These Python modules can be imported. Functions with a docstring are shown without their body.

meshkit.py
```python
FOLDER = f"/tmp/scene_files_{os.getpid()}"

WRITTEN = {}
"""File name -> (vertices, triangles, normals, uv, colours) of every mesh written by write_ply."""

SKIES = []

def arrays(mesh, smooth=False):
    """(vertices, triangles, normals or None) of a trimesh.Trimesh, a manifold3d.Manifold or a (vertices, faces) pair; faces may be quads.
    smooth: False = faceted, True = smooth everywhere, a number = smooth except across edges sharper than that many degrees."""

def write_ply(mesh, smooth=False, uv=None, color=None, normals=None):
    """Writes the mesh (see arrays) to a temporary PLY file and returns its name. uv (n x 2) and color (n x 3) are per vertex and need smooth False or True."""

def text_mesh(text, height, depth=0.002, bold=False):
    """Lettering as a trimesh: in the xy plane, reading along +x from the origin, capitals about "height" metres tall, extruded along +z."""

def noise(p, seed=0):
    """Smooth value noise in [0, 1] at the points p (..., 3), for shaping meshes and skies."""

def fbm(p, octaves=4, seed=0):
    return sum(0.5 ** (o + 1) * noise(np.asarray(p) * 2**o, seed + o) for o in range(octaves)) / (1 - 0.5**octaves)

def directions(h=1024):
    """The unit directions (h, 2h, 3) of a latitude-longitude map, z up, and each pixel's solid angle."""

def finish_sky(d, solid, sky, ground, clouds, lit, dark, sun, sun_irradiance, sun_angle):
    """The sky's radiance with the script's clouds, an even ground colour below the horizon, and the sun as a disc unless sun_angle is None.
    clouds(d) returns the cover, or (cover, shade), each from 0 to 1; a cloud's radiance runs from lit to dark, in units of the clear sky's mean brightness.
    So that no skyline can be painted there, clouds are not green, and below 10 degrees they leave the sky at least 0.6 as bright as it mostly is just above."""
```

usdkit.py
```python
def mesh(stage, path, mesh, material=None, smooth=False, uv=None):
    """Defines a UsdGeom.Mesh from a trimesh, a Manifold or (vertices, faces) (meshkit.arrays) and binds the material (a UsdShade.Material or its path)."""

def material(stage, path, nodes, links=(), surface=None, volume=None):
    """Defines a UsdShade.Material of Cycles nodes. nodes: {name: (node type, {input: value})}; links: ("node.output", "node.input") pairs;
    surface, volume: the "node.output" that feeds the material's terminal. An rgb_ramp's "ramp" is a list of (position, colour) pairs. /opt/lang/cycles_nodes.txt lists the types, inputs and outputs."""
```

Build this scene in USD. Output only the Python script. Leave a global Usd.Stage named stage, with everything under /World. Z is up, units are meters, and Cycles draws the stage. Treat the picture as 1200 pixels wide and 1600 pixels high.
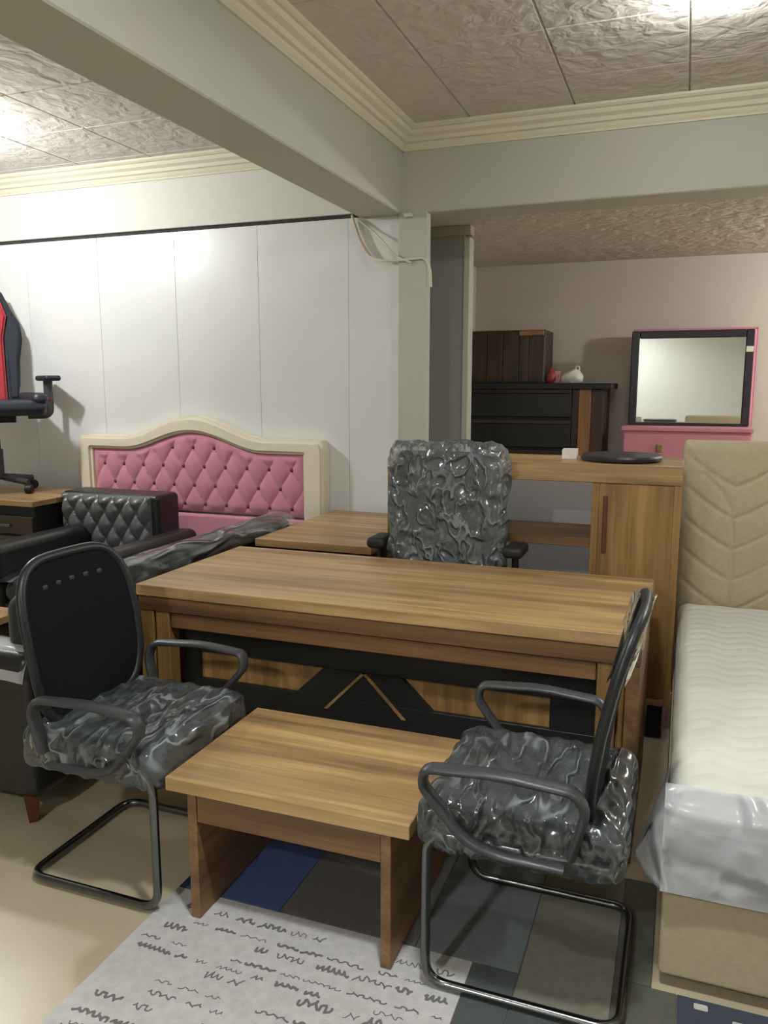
import math, random
import numpy as np, trimesh, manifold3d as m3
from shapely.geometry import Polygon, LineString, box as sbox
from shapely.ops import unary_union
from pxr import Usd, UsdGeom, UsdShade, Sdf, Gf, Vt
import usdkit, meshkit

rng = random.Random(7)
stage = Usd.Stage.CreateInMemory()
UsdGeom.SetStageUpAxis(stage, UsdGeom.Tokens.z)
UsdGeom.SetStageMetersPerUnit(stage, 1.0)
UsdGeom.Xform.Define(stage, '/World')
UsdGeom.Scope.Define(stage, '/World/Looks')

# ------------------------------------------------------------------ camera
PITCH, YAW, EYE = math.atan(200 / 1250.0), math.radians(20.5), (0.0, 0.0, 1.5)
cam = UsdGeom.Camera.Define(stage, '/World/camera')
cam.CreateHorizontalApertureAttr(36.0)
cam.CreateVerticalApertureAttr(48.0)
cam.CreateFocalLengthAttr(36.0 * 1250 / 1200)
cam.CreateClippingRangeAttr(Gf.Vec2f(0.05, 100))
cam.CreateExposureAttr(0.2)
_F = np.array([-math.sin(YAW) * math.cos(PITCH), math.cos(YAW) * math.cos(PITCH), -math.sin(PITCH)])
_R = np.array([math.cos(YAW), math.sin(YAW), 0.0])
_U = np.cross(_R, _F)
cam.AddTransformOp().Set(Gf.Matrix4d(*_R, 0, *_U, 0, *(-_F), 0, *EYE, 1))

# ------------------------------------------------------------------ lamps (bulb position, radius, radiance); built below as ceiling_lamp
LAMPS = [
    ((0.03, 3.22, 2.795), 0.034, 330, 'bare white bulb on the near ceiling at the top edge of the photo'),
    ((-3.9, 3.2, 2.60), 0.06, 540, 'bare white bulb hanging low from the ceiling left of the painted beam'),
    ((1.75, 5.6, 2.30), 0.05, 780, 'bare white bulb on the low ceiling of the back area'),
]
PANELS = [   # round flush LED panels that throw their light down: position, radius, radiance
    ((-0.3, 1.1), 0.10, 330, 'round white LED panel on the near ceiling above the camera'),
    ((1.9, 1.2), 0.10, 150, 'round white LED panel on the near ceiling above the wrapped bed'),
    ((-1.2, -1.5), 0.10, 560, 'round white LED panel on the ceiling behind the camera'),
]

# ------------------------------------------------------------------ helpers: metadata
CENTRE = {}


def numbered(parent, name):
    path, k = f'{parent}/{name}', 0
    while stage.GetPrimAtPath(path):
        k += 1
        path = f'{parent}/{name}_{k:03d}'
    return path


def meta(p, label=None, cat=None, group=None, kind=None):
    for k, v in (('label', label), ('category', cat), ('group', group), ('kind', kind)):
        if v:
            p.SetCustomDataByKey(k, v)
    return p


def thing(name, label, cat, loc=(0, 0, 0), group=None, kind=None, rotz=0.0):
    path = numbered('/World', name)
    x = UsdGeom.Xform.Define(stage, path)
    x.AddTranslateOp().Set(Gf.Vec3d(*loc))
    if rotz:
        x.AddRotateZOp().Set(rotz)
    CENTRE[path] = np.zeros(3) if rotz else np.array(loc, float)   # a turned thing is modelled about its own base
    meta(x.GetPrim(), label, cat, group, kind)
    return x.GetPrim()


def obj(name, mesh, mat, parent=None, smooth=30, label=None, cat=None, kind=None, group=None):
    """One mesh; vertices given in world metres (or about the thing's base when the thing is turned)."""
    pp = str(parent.GetPath()) if parent else '/World'
    path = numbered(pp, name)
    off = CENTRE.get(pp, np.zeros(3))
    v, f, _ = meshkit.arrays(mesh, False)
    v = np.asarray(v, float) - off
    CENTRE[path] = off
    me = usdkit.mesh(stage, path, trimesh.Trimesh(v, f, process=False), MAT[mat], smooth=smooth)
    p = me.GetPrim()
    meta(p, label, cat, group, kind)
    return p


def struct(name, mesh, mat, label, parent=None, smooth=30):
    return obj(name, mesh, mat, parent, smooth, label if parent is None else None, None, 'structure' if parent is None else None)


# ------------------------------------------------------------------ helpers: shapes
def cat(*ms):
    out = []
    for m in ms:
        v, f, _ = meshkit.arrays(m, False)
        out.append(trimesh.Trimesh(v, f, process=False))
    return trimesh.util.concatenate(out)


def bx(x0, x1, y0, y1, z0, z1, b=0.003):
    """Chamfered box."""
    b = min(b, 0.45 * min(x1 - x0, y1 - y0, z1 - z0))
    pts = []
    for x, sx in ((x0, 1), (x1, -1)):
        for y, sy in ((y0, 1), (y1, -1)):
            for z, sz in ((z0, 1), (z1, -1)):
                pts += [(x, y + sy * b, z + sz * b), (x + sx * b, y, z + sz * b), (x + sx * b, y + sy * b, z)]
    return trimesh.convex.convex_hull(np.array(pts))


def xf(m, rx=0, ry=0, rz=0, t=(0, 0, 0)):
    m = m.copy()
    T = trimesh.transformations.euler_matrix(math.radians(rx), math.radians(ry), math.radians(rz))
    T[:3, 3] = t
    m.apply_transform(T)
    return m


def soft(x0, x1, y0, y1, z0, z1, r, seg=16, refine=None):
    """Rounded box: hull of spheres."""
    r = min(r, 0.49 * min(x1 - x0, y1 - y0, z1 - z0))
    s = m3.Manifold.sphere(r, seg)
    parts = [s.translate((x, y, z)) for x in (x0 + r, x1 - r) for y in (y0 + r, y1 - r) for z in (z0 + r, z1 - r)]
    h = m3.Manifold.batch_hull(parts)
    if refine:
        h = h.refine_to_length(refine)
    m = h.to_mesh()
    return trimesh.Trimesh(np.array(m.vert_properties[:, :3]), np.array(m.tri_verts), process=False)


def crumple(m, amp, scale, seed=0, keep=None):
    m = m.copy()
    v = np.array(m.vertices)
    n = np.array(m.vertex_normals)
    w = 1 - 2 * np.abs(2 * meshkit.fbm(v * scale + 31.7, 3, seed) - 1)
    m.vertices = v + n * (amp * w)[:, None]
    return m


def fillet(pts, r, n=5, closed=False):
    P = [np.array(p, float) for p in pts]
    out = []
    N = len(P)
    for i in range(N):
        if not closed and i in (0, N - 1):
            out.append(P[i])
            continue
        a, b, c = P[i - 1], P[i], P[(i + 1) % N]
        u, v = a - b, c - b
        lu, lv = np.linalg.norm(u), np.linalg.norm(v)
        d = min(r, 0.48 * lu, 0.48 * lv)
        p0, p1 = b + u / lu * d, b + v / lv * d
        for k in range(n + 1):
            t = k / n
            out.append((1 - t) ** 2 * p0 + 2 * t * (1 - t) * b + t * t * p1)
    return np.array(out)


def tube(pts, r, n=10, closed=False, side=None, up=(0, 0, 1)):
    """Sweep of a round (r) or oval (r = half width across, half height) section along pts."""
    P = np.asarray(pts, float)
    N = len(P)
    rw, rh = (r, r) if np.ndim(r) == 0 else r
    if closed:
        T = np.roll(P, -1, 0) - np.roll(P, 1, 0)
    else:
        T = np.gradient(P, axis=0)
    T /= np.linalg.norm(T, axis=1, keepdims=True)
    ref = np.array(side if side is not None else up, float)
    S = ref - (T[0] @ ref) * T[0]
    if np.linalg.norm(S) < 1e-3:
        ref = np.array((1.0, 0.1, 0))
        S = ref - (T[0] @ ref) * T[0]
    S /= np.linalg.norm(S)
    rows = []
    for i in range(N):
        S = S - (S @ T[i]) * T[i]
        S /= np.linalg.norm(S)
        if side is not None:
            q = ref - (T[i] @ ref) * T[i]
            S = q / np.linalg.norm(q)
        B = np.cross(T[i], S)
        a = np.linspace(0, 2 * math.pi, n, endpoint=False)
        rows.append(P[i] + np.outer(np.cos(a) * rw, S) + np.outer(np.sin(a) * rh, B))
    V = np.vstack(rows)
    F = []
    for i in range(N if closed else N - 1):
        j = (i + 1) % N
        for k in range(n):
            l = (k + 1) % n
            F += [(i * n + k, i * n + l, j * n + l), (i * n + k, j * n + l, j * n + k)]
    if not closed:
        V = np.vstack([V, P[0], P[-1]])
        for k in range(n):
            l = (k + 1) % n
            F += [(N * n, l, k), (N * n + 1, (N - 1) * n + k, (N - 1) * n + l)]
    m = trimesh.Trimesh(V, np.array(F), process=False)
    trimesh.repair.fix_normals(m)
    return m


def lathe(profile, n=24, t=(0, 0, 0)):
    m = trimesh.creation.revolve(np.array(profile, float), sections=n)
    m.apply_translation(t)
    return m


def extr(poly, h):
    gs = getattr(poly, 'geoms', [poly])
    return trimesh.util.concatenate([trimesh.creation.extrude_polygon(g, h, engine='earcut') for g in gs])


def xz(poly, y0, y1):
    """Polygon in (x, z) extruded from y0 to y1."""
    m = extr(poly, y1 - y0)
    v = np.array(m.vertices)
    m.vertices = np.stack([v[:, 0], y1 - v[:, 2], v[:, 1]], 1)
    return m


def yz(poly, x0, x1):
    m = extr(poly, x1 - x0)
    v = np.array(m.vertices)
    m.vertices = np.stack([v[:, 2] + x0, v[:, 0], v[:, 1]], 1)
    return m


def grid(nu, nv, fn):
    """Surface fn(u, v) -> (n, 3), wound so that du x dv points out."""
    u, v = np.meshgrid(np.linspace(0, 1, nu), np.linspace(0, 1, nv), indexing='ij')
    V = fn(u.ravel(), v.ravel())
    i = np.arange(nu * nv).reshape(nu, nv)
    a, b, c, d = i[:-1, :-1].ravel(), i[1:, :-1].ravel(), i[1:, 1:].ravel(), i[:-1, 1:].ravel()
    return trimesh.Trimesh(V, np.vstack([np.stack([a, b, c], 1), np.stack([a, c, d], 1)]), process=False)


# ------------------------------------------------------------------ materials
MAT = {}


def lin(c):
    c = np.array(c, float) / 255
    return tuple(np.where(c <= 0.04045, c / 12.92, ((c + 0.055) / 1.055) ** 2.4))


def mat(name, col, rough=0.5, metal=0.0, bump=None, vary=None, coat=0.0, spec=0.5, sheen=0.0):
    """bump = (scale, strength, distance[, detail]); vary = (scale, other colour)."""
    nodes = {'p': ('principled_bsdf', {'base_color': lin(col), 'roughness': rough, 'metallic': metal, 'coat_weight': coat, 'specular_ior_level': spec, 'sheen_weight': sheen}),
             'g': ('geometry', {})}
    links = []
    if vary:
        nodes['n'] = ('noise_texture', {'scale': vary[0], 'detail': 3.0})
        nodes['r'] = ('rgb_ramp', {'ramp': [(0.3, lin(col)), (0.7, lin(vary[1]))]})
        links += [('g.position', 'n.vector'), ('n.fac', 'r.fac'), ('r.color', 'p.base_color')]
    if bump:
        nodes['bn'] = ('noise_texture', {'scale': bump[0], 'detail': bump[3] if len(bump) > 3 else 2.0, 'distortion': 0.4})
        nodes['b'] = ('bump', {'strength': bump[1], 'distance': bump[2]})
        links += [('g.position', 'bn.vector'), ('bn.fac', 'b.height'), ('b.normal', 'p.normal')]
    MAT[name] = usdkit.material(stage, f'/World/Looks/{name}', nodes, links, surface='p.BSDF')


def wood(name, dark, mid, light, axis, rough=0.4, seed=0.0):
    sc = {'x': (0.9, 13, 13), 'y': (13, 0.9, 13), 'z': (13, 13, 0.9)}[axis]
    fine = {'x': (3, 90, 90), 'y': (90, 3, 90), 'z': (90, 90, 3)}[axis]
    nodes = {'g': ('geometry', {}),
             'm': ('mapping', {'scale': sc, 'location': (seed, seed * 1.7, seed * 0.6)}),
             'n': ('noise_texture', {'scale': 1.0, 'detail': 4.0, 'roughness': 0.55, 'distortion': 0.35}),
             'r': ('rgb_ramp', {'ramp': [(0.28, lin(dark)), (0.48, lin(mid)), (0.72, lin(light))]}),
             'm2': ('mapping', {'scale': fine}),
             'n2': ('noise_texture', {'scale': 1.0, 'detail': 3.0}),
             'r2': ('rgb_ramp', {'ramp': [(0.3, (0.72, 0.70, 0.68)), (0.6, (1.0, 1.0, 1.0))]}),
             'mx': ('mix', {'mix_type': 'multiply', 'fac': 0.8}),
             'b': ('bump', {'strength': 0.12, 'distance': 0.002}),
             'p': ('principled_bsdf', {'roughness': rough})}
    links = [('g.position', 'm.vector'), ('m.vector', 'n.vector'), ('n.fac', 'r.fac'), ('g.position', 'm2.vector'), ('m2.vector', 'n2.vector'), ('n2.fac', 'r2.fac'),
             ('r.color', 'mx.color1'), ('r2.color', 'mx.color2'), ('mx.color', 'p.base_color'), ('n2.fac', 'b.height'), ('b.normal', 'p.normal')]
    MAT[name] = usdkit.material(stage, f'/World/Looks/{name}', nodes, links, surface='p.BSDF')


def film(name, tint, lo, hi, scale=11.0, rough=0.12, dist=0.02):
    """Thin plastic sheeting: clear and glossy, milky along its creases."""
    nodes = {'g': ('geometry', {}), 'm': ('mapping', {'rotation': (0.3, 0.5, 0.8), 'scale': (scale * 1.2, scale * 0.30, scale * 0.9)}),
             'n': ('noise_texture', {'scale': 1.0, 'detail': 1.5, 'distortion': 0.35}),
             'k': ('noise_texture', {'scale': scale * 0.7, 'detail': 2.0}),
             'kr': ('map_range', {'from_min': 0.42, 'from_max': 0.66, 'to_min': 0.0, 'to_max': hi - lo, 'clamp': True}),
             'ml': ('math', {'math_type': 'multiply_add', 'value3': lo}),
             'sb': ('math', {'math_type': 'subtract', 'value2': 0.5}), 'ab': ('math', {'math_type': 'absolute'}),
             'mr': ('map_range', {'range_type': 'smoothstep', 'from_min': 0.0, 'from_max': 0.045, 'to_min': 1.0, 'to_max': 0.12, 'clamp': True}),
             'hh': ('map_range', {'range_type': 'smoothstep', 'from_min': 0.0, 'from_max': 0.14, 'to_min': 1.0, 'to_max': 0.0, 'clamp': True}),
             'b': ('bump', {'strength': 1.0, 'distance': dist}),
             'fr': ('fresnel', {'IOR': 1.8}),
             't': ('transparent_bsdf', {'color': (0.93, 0.95, 0.95)}),
             'gl': ('glossy_bsdf', {'color': (0.95, 0.97, 0.98), 'roughness': rough}),
             'd': ('diffuse_bsdf', {'color': lin(tint)}),
             'x1': ('mix_closure', {}), 'x2': ('mix_closure', {})}
    links = [('g.position', 'm.vector'), ('m.vector', 'n.vector'), ('n.fac', 'sb.value1'), ('sb.value', 'ab.value1'), ('ab.value', 'mr.value'), ('ab.value', 'hh.value'),
             ('hh.result', 'b.height'), ('b.normal', 'gl.normal'), ('b.normal', 'fr.normal'), ('b.normal', 'd.normal'),
             ('fr.fac', 'x1.fac'), ('t.BSDF', 'x1.closure1'), ('gl.BSDF', 'x1.closure2'),
             ('g.position', 'k.vector'), ('k.fac', 'kr.value'), ('kr.result', 'ml.value1'), ('mr.result', 'ml.value2'), ('ml.value', 'x2.fac'), ('x1.closure', 'x2.closure1'), ('d.BSDF', 'x2.closure2')]
    MAT[name] = usdkit.material(stage, f'/World/Looks/{name}', nodes, links, surface='x2.closure')


def emit(name, col, strength):
    MAT[name] = usdkit.material(stage, f'/World/Looks/{name}', {'e': ('emission', {'color': col, 'strength': float(strength)})}, (), surface='e.emission')


mat('wall_panel', (226, 226, 224), 0.35, vary=(1.5, (220, 221, 218)))
mat('wall_paint', (214, 212, 204), 0.7, bump=(60, 0.15, 0.003))
mat('beam_paint', (184, 188, 172), 0.6, bump=(40, 0.15, 0.003), vary=(2.2, (190, 188, 172)))
mat('soffit_paint', (172, 164, 148), 0.7, bump=(40, 0.15, 0.003))
mat('crown_paint', (216, 211, 188), 0.5)
mat('tile_foam', (206, 200, 190), 0.95, bump=(11, 0.9, 0.02, 3.0), spec=0.1)
mat('tile_back', (208, 199, 184), 0.95, bump=(12, 1.0, 0.03, 4.0), spec=0.15)
mat('back_wall', (206, 196, 182), 0.75, bump=(50, 0.1, 0.002))
mat('partition_grey', (150, 150, 144), 0.6)
mat('floor_laminate', (196, 184, 156), 0.3, vary=(3.0, (186, 173, 146)), bump=(30, 0.05, 0.002))
mat('dark_gap', (60, 58, 54), 0.9)
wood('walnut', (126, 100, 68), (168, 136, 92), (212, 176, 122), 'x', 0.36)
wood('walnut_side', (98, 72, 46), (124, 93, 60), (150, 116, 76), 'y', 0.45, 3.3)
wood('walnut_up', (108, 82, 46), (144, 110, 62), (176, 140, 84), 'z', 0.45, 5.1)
wood('edge_band', (82, 58, 36), (110, 80, 50), (140, 104, 66), 'x', 0.45, 9.4)
wood('dark_walnut', (40, 28, 18), (58, 42, 26), (84, 62, 38), 'z', 0.5, 2.0)
wood('dark_drawer', (34, 26, 20), (52, 40, 28), (72, 56, 40), 'x', 0.5, 7.0)
wood('orange_wood', (120, 84, 48), (150, 108, 64), (176, 130, 82), 'z', 0.45, 4.0)
mat('black_matte', (22, 22, 22), 0.55)
mat('black_panel', (20, 21, 21), 0.45)
mat('black_leather', (34, 34, 35), 0.35, bump=(120, 0.15, 0.002))
mat('tuft_leather', (92, 94, 95), 0.3, bump=(120, 0.15, 0.002))
mat('black_mesh', (10, 13, 19), 0.8, bump=(400, 0.5, 0.002), spec=0.2)
mat('seat_fabric', (40, 44, 46), 0.7, bump=(300, 0.4, 0.002))
mat('grey_plastic', (62, 62, 64), 0.38)
mat('dark_plastic', (28, 30, 33), 0.4)
mat('steel_tube', (120, 122, 120), 0.22, metal=1.0)
mat('pink_velvet', (214, 140, 158), 0.75, sheen=0.4, bump=(250, 0.2, 0.002))
mat('pink_button', (120, 62, 82), 0.7)
mat('pink_lacquer', (206, 136, 148), 0.45)
mat('cream_lacquer', (236, 228, 206), 0.35)
mat('beige_fabric', (190, 177, 146), 0.85, bump=(350, 0.35, 0.002), vary=(60, (182, 168, 138)))
mat('mattress_fabric', (226, 226, 214), 0.8, bump=(200, 0.3, 0.002))
mat('mattress_border', (206, 206, 208), 0.7)
mat('mirror_glass', (236, 240, 236), 0.03, metal=1.0)
mat('mirror_frame', (38, 34, 40), 0.4)
mat('red_leather', (166, 44, 56), 0.4, bump=(100, 0.15, 0.002))
mat('navy_leather', (38, 44, 54), 0.4, bump=(100, 0.15, 0.002))
mat('foot_wood', (92, 50, 34), 0.45)
mat('cable_white', (214, 208, 190), 0.5)
mat('cable_tan', (190, 168, 136), 0.5)
mat('red_gloss', (150, 60, 46), 0.4)
mat('white_gloss', (225, 220, 214), 0.35)
for nm, c in (('white', (204, 202, 198)), ('blue', (66, 90, 140)), ('dark_grey', (102, 98, 94)), ('blue_grey', (120, 128, 128)), ('olive', (130, 127, 112)), ('slate', (80, 88, 86)), ('moss', (96, 95, 82)), ('navy', (62, 68, 82))):
    mat('rug_' + nm, c, 0.95, bump=(160, 0.5, 0.004, 3.0), vary=(35, tuple(int(k * 0.93) for k in c)), sheen=0.1)
mat('rug_ink', (112, 110, 108), 0.95)
film('bubble_film', (165, 176, 180), 0.18, 0.62, 14.0, 0.16, 0.010)
film('seat_film', (170, 180, 182), 0.10, 0.66, 13.0, 0.12, 0.010)
film('clear_film', (205, 210, 212), 0.02, 0.60, 8.0, 0.12, 0.015)
film('milky_film', (226, 228, 232), 0.55, 0.9, 4.0, 0.2, 0.02)

# ================================================================== THE SETTING
BEAM_L, BEAM_R, BEAM_Z, CEIL = -1.79, -1.53, 2.43, 2.86
B2Y, WALLY = 4.38, 4.43
XL, XR, YF, BACKY, BACKZ = -5.7, 3.6, -2.6, 6.75, 2.46

struct('floor', bx(XL, XR, YF, BACKY + 0.1, -0.1, 0.0, 0.0005), 'floor_laminate', 'beige laminate floor of the furniture shop')

# panelled wall behind the pink headboard
w = thing('wall_back', 'white wall of tall smooth panels behind the pink headboard', None, (-3.6, WALLY, 0), kind='structure')
obj('backing', bx(XL, -1.56, WALLY + 0.012, WALLY + 0.12, 0, CEIL + 0.02, 0.001), 'dark_gap', w)
edges = [-1.56, -1.877] + [-2.471 - 0.594 * k for k in range(6)] + [XL]
for a, b in zip(edges[1:], edges[:-1]):
    obj('panel', bx(a + 0.0008, b - 0.0008, WALLY, WALLY + 0.0125, 0, 2.440, 0.0008), 'wall_panel', w)
obj('upper_band', bx(XL, BEAM_L, WALLY - 0.012, WALLY + 0.02, 2.462, CEIL, 0.002), 'wall_paint', w)

c = thing('column', 'painted corner column under the meeting of the two beams', None, (-1.47, B2Y, 0), kind='structure')
obj('shaft', bx(-1.552, -1.385, B2Y, B2Y + 0.07, 0, BEAM_Z + 0.01, 0.004), 'beam_paint', c)
struct('ceiling_beam', bx(BEAM_L, BEAM_R, YF, B2Y + 0.02, BEAM_Z, CEIL + 0.05, 0.006), 'beam_paint', 'painted beam running from the top left corner of the photo to the column')
struct('ceiling_beam', bx(BEAM_R - 0.25, XR, B2Y, B2Y + 0.26, BEAM_Z, CEIL + 0.05, 0.006), 'beam_paint', 'painted beam running right from the column above the mirror and cabinet')
struct('wall_left', bx(XL - 0.1, XL, YF, WALLY + 0.1, 0, CEIL + 0.05, 0.001), 'wall_paint', 'plain painted wall at the far left')
struct('wall_right', bx(XR, XR + 0.1, YF, BACKY + 0.1, 0, CEIL + 0.05, 0.001), 'wall_paint', 'plain painted wall at the right')
struct('wall_front', bx(XL, XR, YF - 0.1, YF, 0, CEIL + 0.05, 0.001), 'wall_paint', 'plain painted wall behind the camera')
struct('wall_far', bx(-1.9, XR, BACKY, BACKY + 0.1, 0, BACKZ + 0.2, 0.001), 'back_wall', 'beige wall at the far end behind the mirror')
struct('wall_side', bx(-1.9, -1.7, B2Y + 0.36, BACKY, 0, BACKZ + 0.2, 0.001), 'back_wall', 'shaded side wall left of the dark chest')
p = thing('partition', 'grey partition panel with a pale edge strip right of the column', None, (-1.4, 4.98, 0), kind='structure')
obj('panel', bx(-1.70, -1.325, 4.95, 5.02, 0, 2.40, 0.003), 'partition_grey', p)
obj('edge_strip', bx(-1.325, -1.285, 4.935, 5.035, 0, 2.385, 0.004), 'beam_paint', p)
obj('head', bx(-1.70, -1.285, 4.95, 5.035, 2.40, BACKZ, 0.003), 'soffit_paint', p)

# ceilings: embossed foam tiles on a slab
t = thing('ceiling', 'ceiling of square embossed foam tiles with raised swirls', None, (-1, 2, CEIL), kind='structure')
obj('slab', bx(XL, XR, YF, WALLY + 0.1, CEIL + 0.012, CEIL + 0.1, 0.001), 'tile_foam', t)
S = 0.53


def tile(x0, x1, y0, y1):
    g = 0.0012
    b = 0.005
    z0, z1 = CEIL, CEIL + 0.0125
    x0, x1, y0, y1 = x0 + g, x1 - g, y0 + g, y1 - g
    lo = [(x0 + b, y0 + b, z0), (x1 - b, y0 + b, z0), (x1 - b, y1 - b, z0), (x0 + b, y1 - b, z0)]
    hi = [(x0, y0, z1 - 0.005), (x1, y0, z1 - 0.005), (x1, y1, z1 - 0.005), (x0, y1, z1 - 0.005)]
    tp = [(x0, y0, z1), (x1, y0, z1), (x1, y1, z1), (x0, y1, z1)]
    return trimesh.convex.convex_hull(np.array(lo + hi + tp))


def tiles(xa, xb, ox, ya, yb, oy):
    xs = [xa] + [x for x in (ox + S * k for k in range(-14, 14)) if xa + 0.03 < x < xb - 0.03] + [xb]
    ys = [ya] + [y for y in (oy + S * k for k in range(-14, 14)) if ya + 0.03 < y < yb - 0.03] + [yb]
    for a, b in zip(xs[:-1], xs[1:]):
        for q, r in zip(ys[:-1], ys[1:]):
            obj('ceiling_tile', tile(a, b, q, r), 'tile_foam', t)


tiles(BEAM_R, 2.2, -1.125, 0.72, B2Y, 3.90)
tiles(-5.1, BEAM_L, -3.12, 0.9, WALLY, 3.72)
struct('ceiling_back', bx(-1.9, XR, B2Y + 0.2, BACKY + 0.1, BACKZ, BACKZ + 0.1, 0.001), 'tile_back', 'low textured ceiling of the back area above the mirror')

# crown mouldings
PROF = [(0, 0), (0.11, 0), (0.11, 0.012), (0.098, 0.020), (0.085, 0.022), (0.075, 0.040), (0.052, 0.052), (0.044, 0.070), (0.028, 0.074), (0.020, 0.090), (0.012, 0.098), (0.012, 0.108), (0, 0.108)]


def crown_along_y(xface, y0, y1, s):
    m = extr(Polygon([(d, -h) for d, h in PROF]), y1 - y0)
    v = np.array(m.vertices)
    m.vertices = np.stack([xface + s * v[:, 0], v[:, 2] + y0, CEIL + v[:, 1]], 1)
    trimesh.repair.fix_normals(m)
    return m


def crown_along_x(yface, x0, x1, s):
    m = extr(Polygon([(d, -h) for d, h in PROF]), x1 - x0)
    v = np.array(m.vertices)
    m.vertices = np.stack([v[:, 2] + x0, yface + s * v[:, 0], CEIL + v[:, 1]], 1)
    trimesh.repair.fix_normals(m)
    return m


struct('trim_1', crown_along_y(BEAM_R, YF, B2Y, 1), 'crown_paint', 'cream stepped crown moulding along the long beam', smooth=20)
struct('trim_2', crown_along_x(B2Y, BEAM_R, XR, -1), 'crown_paint', 'cream stepped crown moulding along the beam over the back opening', smooth=20)
struct('trim_3', crown_along_x(WALLY - 0.012, XL, BEAM_L, -1), 'crown_paint', 'cream stepped crown moulding on the white panelled wall', smooth=20)
struct('baseboard_back', bx(XL, -1.56, WALLY - 0.012, WALLY, 0, 0.08, 0.003), 'crown_paint', 'cream baseboard of the white panelled wall')

# lamps
for k, (pos, r, rad, lab) in enumerate(LAMPS):
    emit(f'bulb_light_{k}', (0.965, 0.99, 1.0), rad)
    top = CEIL if pos[1] < B2Y else BACKZ
    L = thing('ceiling_lamp', lab, 'lamp', (pos[0], pos[1], top))
    obj('socket', lathe([(0, top - pos[2]), (0.030, top - pos[2]), (0.045, top - pos[2] - 0.008), (0.045, top - pos[2] - 0.014), (0.018, top - pos[2] - 0.02), (0.018, r * 0.9), (0, r * 0.9)], 20, pos), 'white_gloss', L)
    obj('bulb', trimesh.creation.icosphere(1, r).apply_translation(pos), f'bulb_light_{k}', L, smooth=True)

for k, (pos, r, rad, lab) in enumerate(PANELS):
    emit(f'panel_light_{k}', (0.965, 0.99, 1.0), rad)
    L = thing('ceiling_panel_lamp', lab, 'lamp', (pos[0], pos[1], CEIL))
    obj('rim', lathe([(0, 0), (r + 0.02, 0), (r + 0.02, -0.018), (r + 0.006, -0.022), (r, -0.014), (0, -0.014)], 32, (pos[0], pos[1], CEIL)), 'white_gloss', L)
    disc = trimesh.creation.cylinder(r - 0.002, 0.0015, sections=24)
    obj('diffuser', disc.apply_translation((pos[0], pos[1], CEIL - 0.0155)), f'panel_light_{k}', L)

# cables bunched at the beam corner
cb = thing('hanging_cable', 'pale loose cables drooping from the beam end across the column', 'cable', (-1.7, B2Y - 0.012, 2.2))


def cable(pts, r, m, name='cable'):
    obj(name, tube(fillet(pts, 0.08, 6), r, 8), m, cb, smooth=True)


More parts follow.
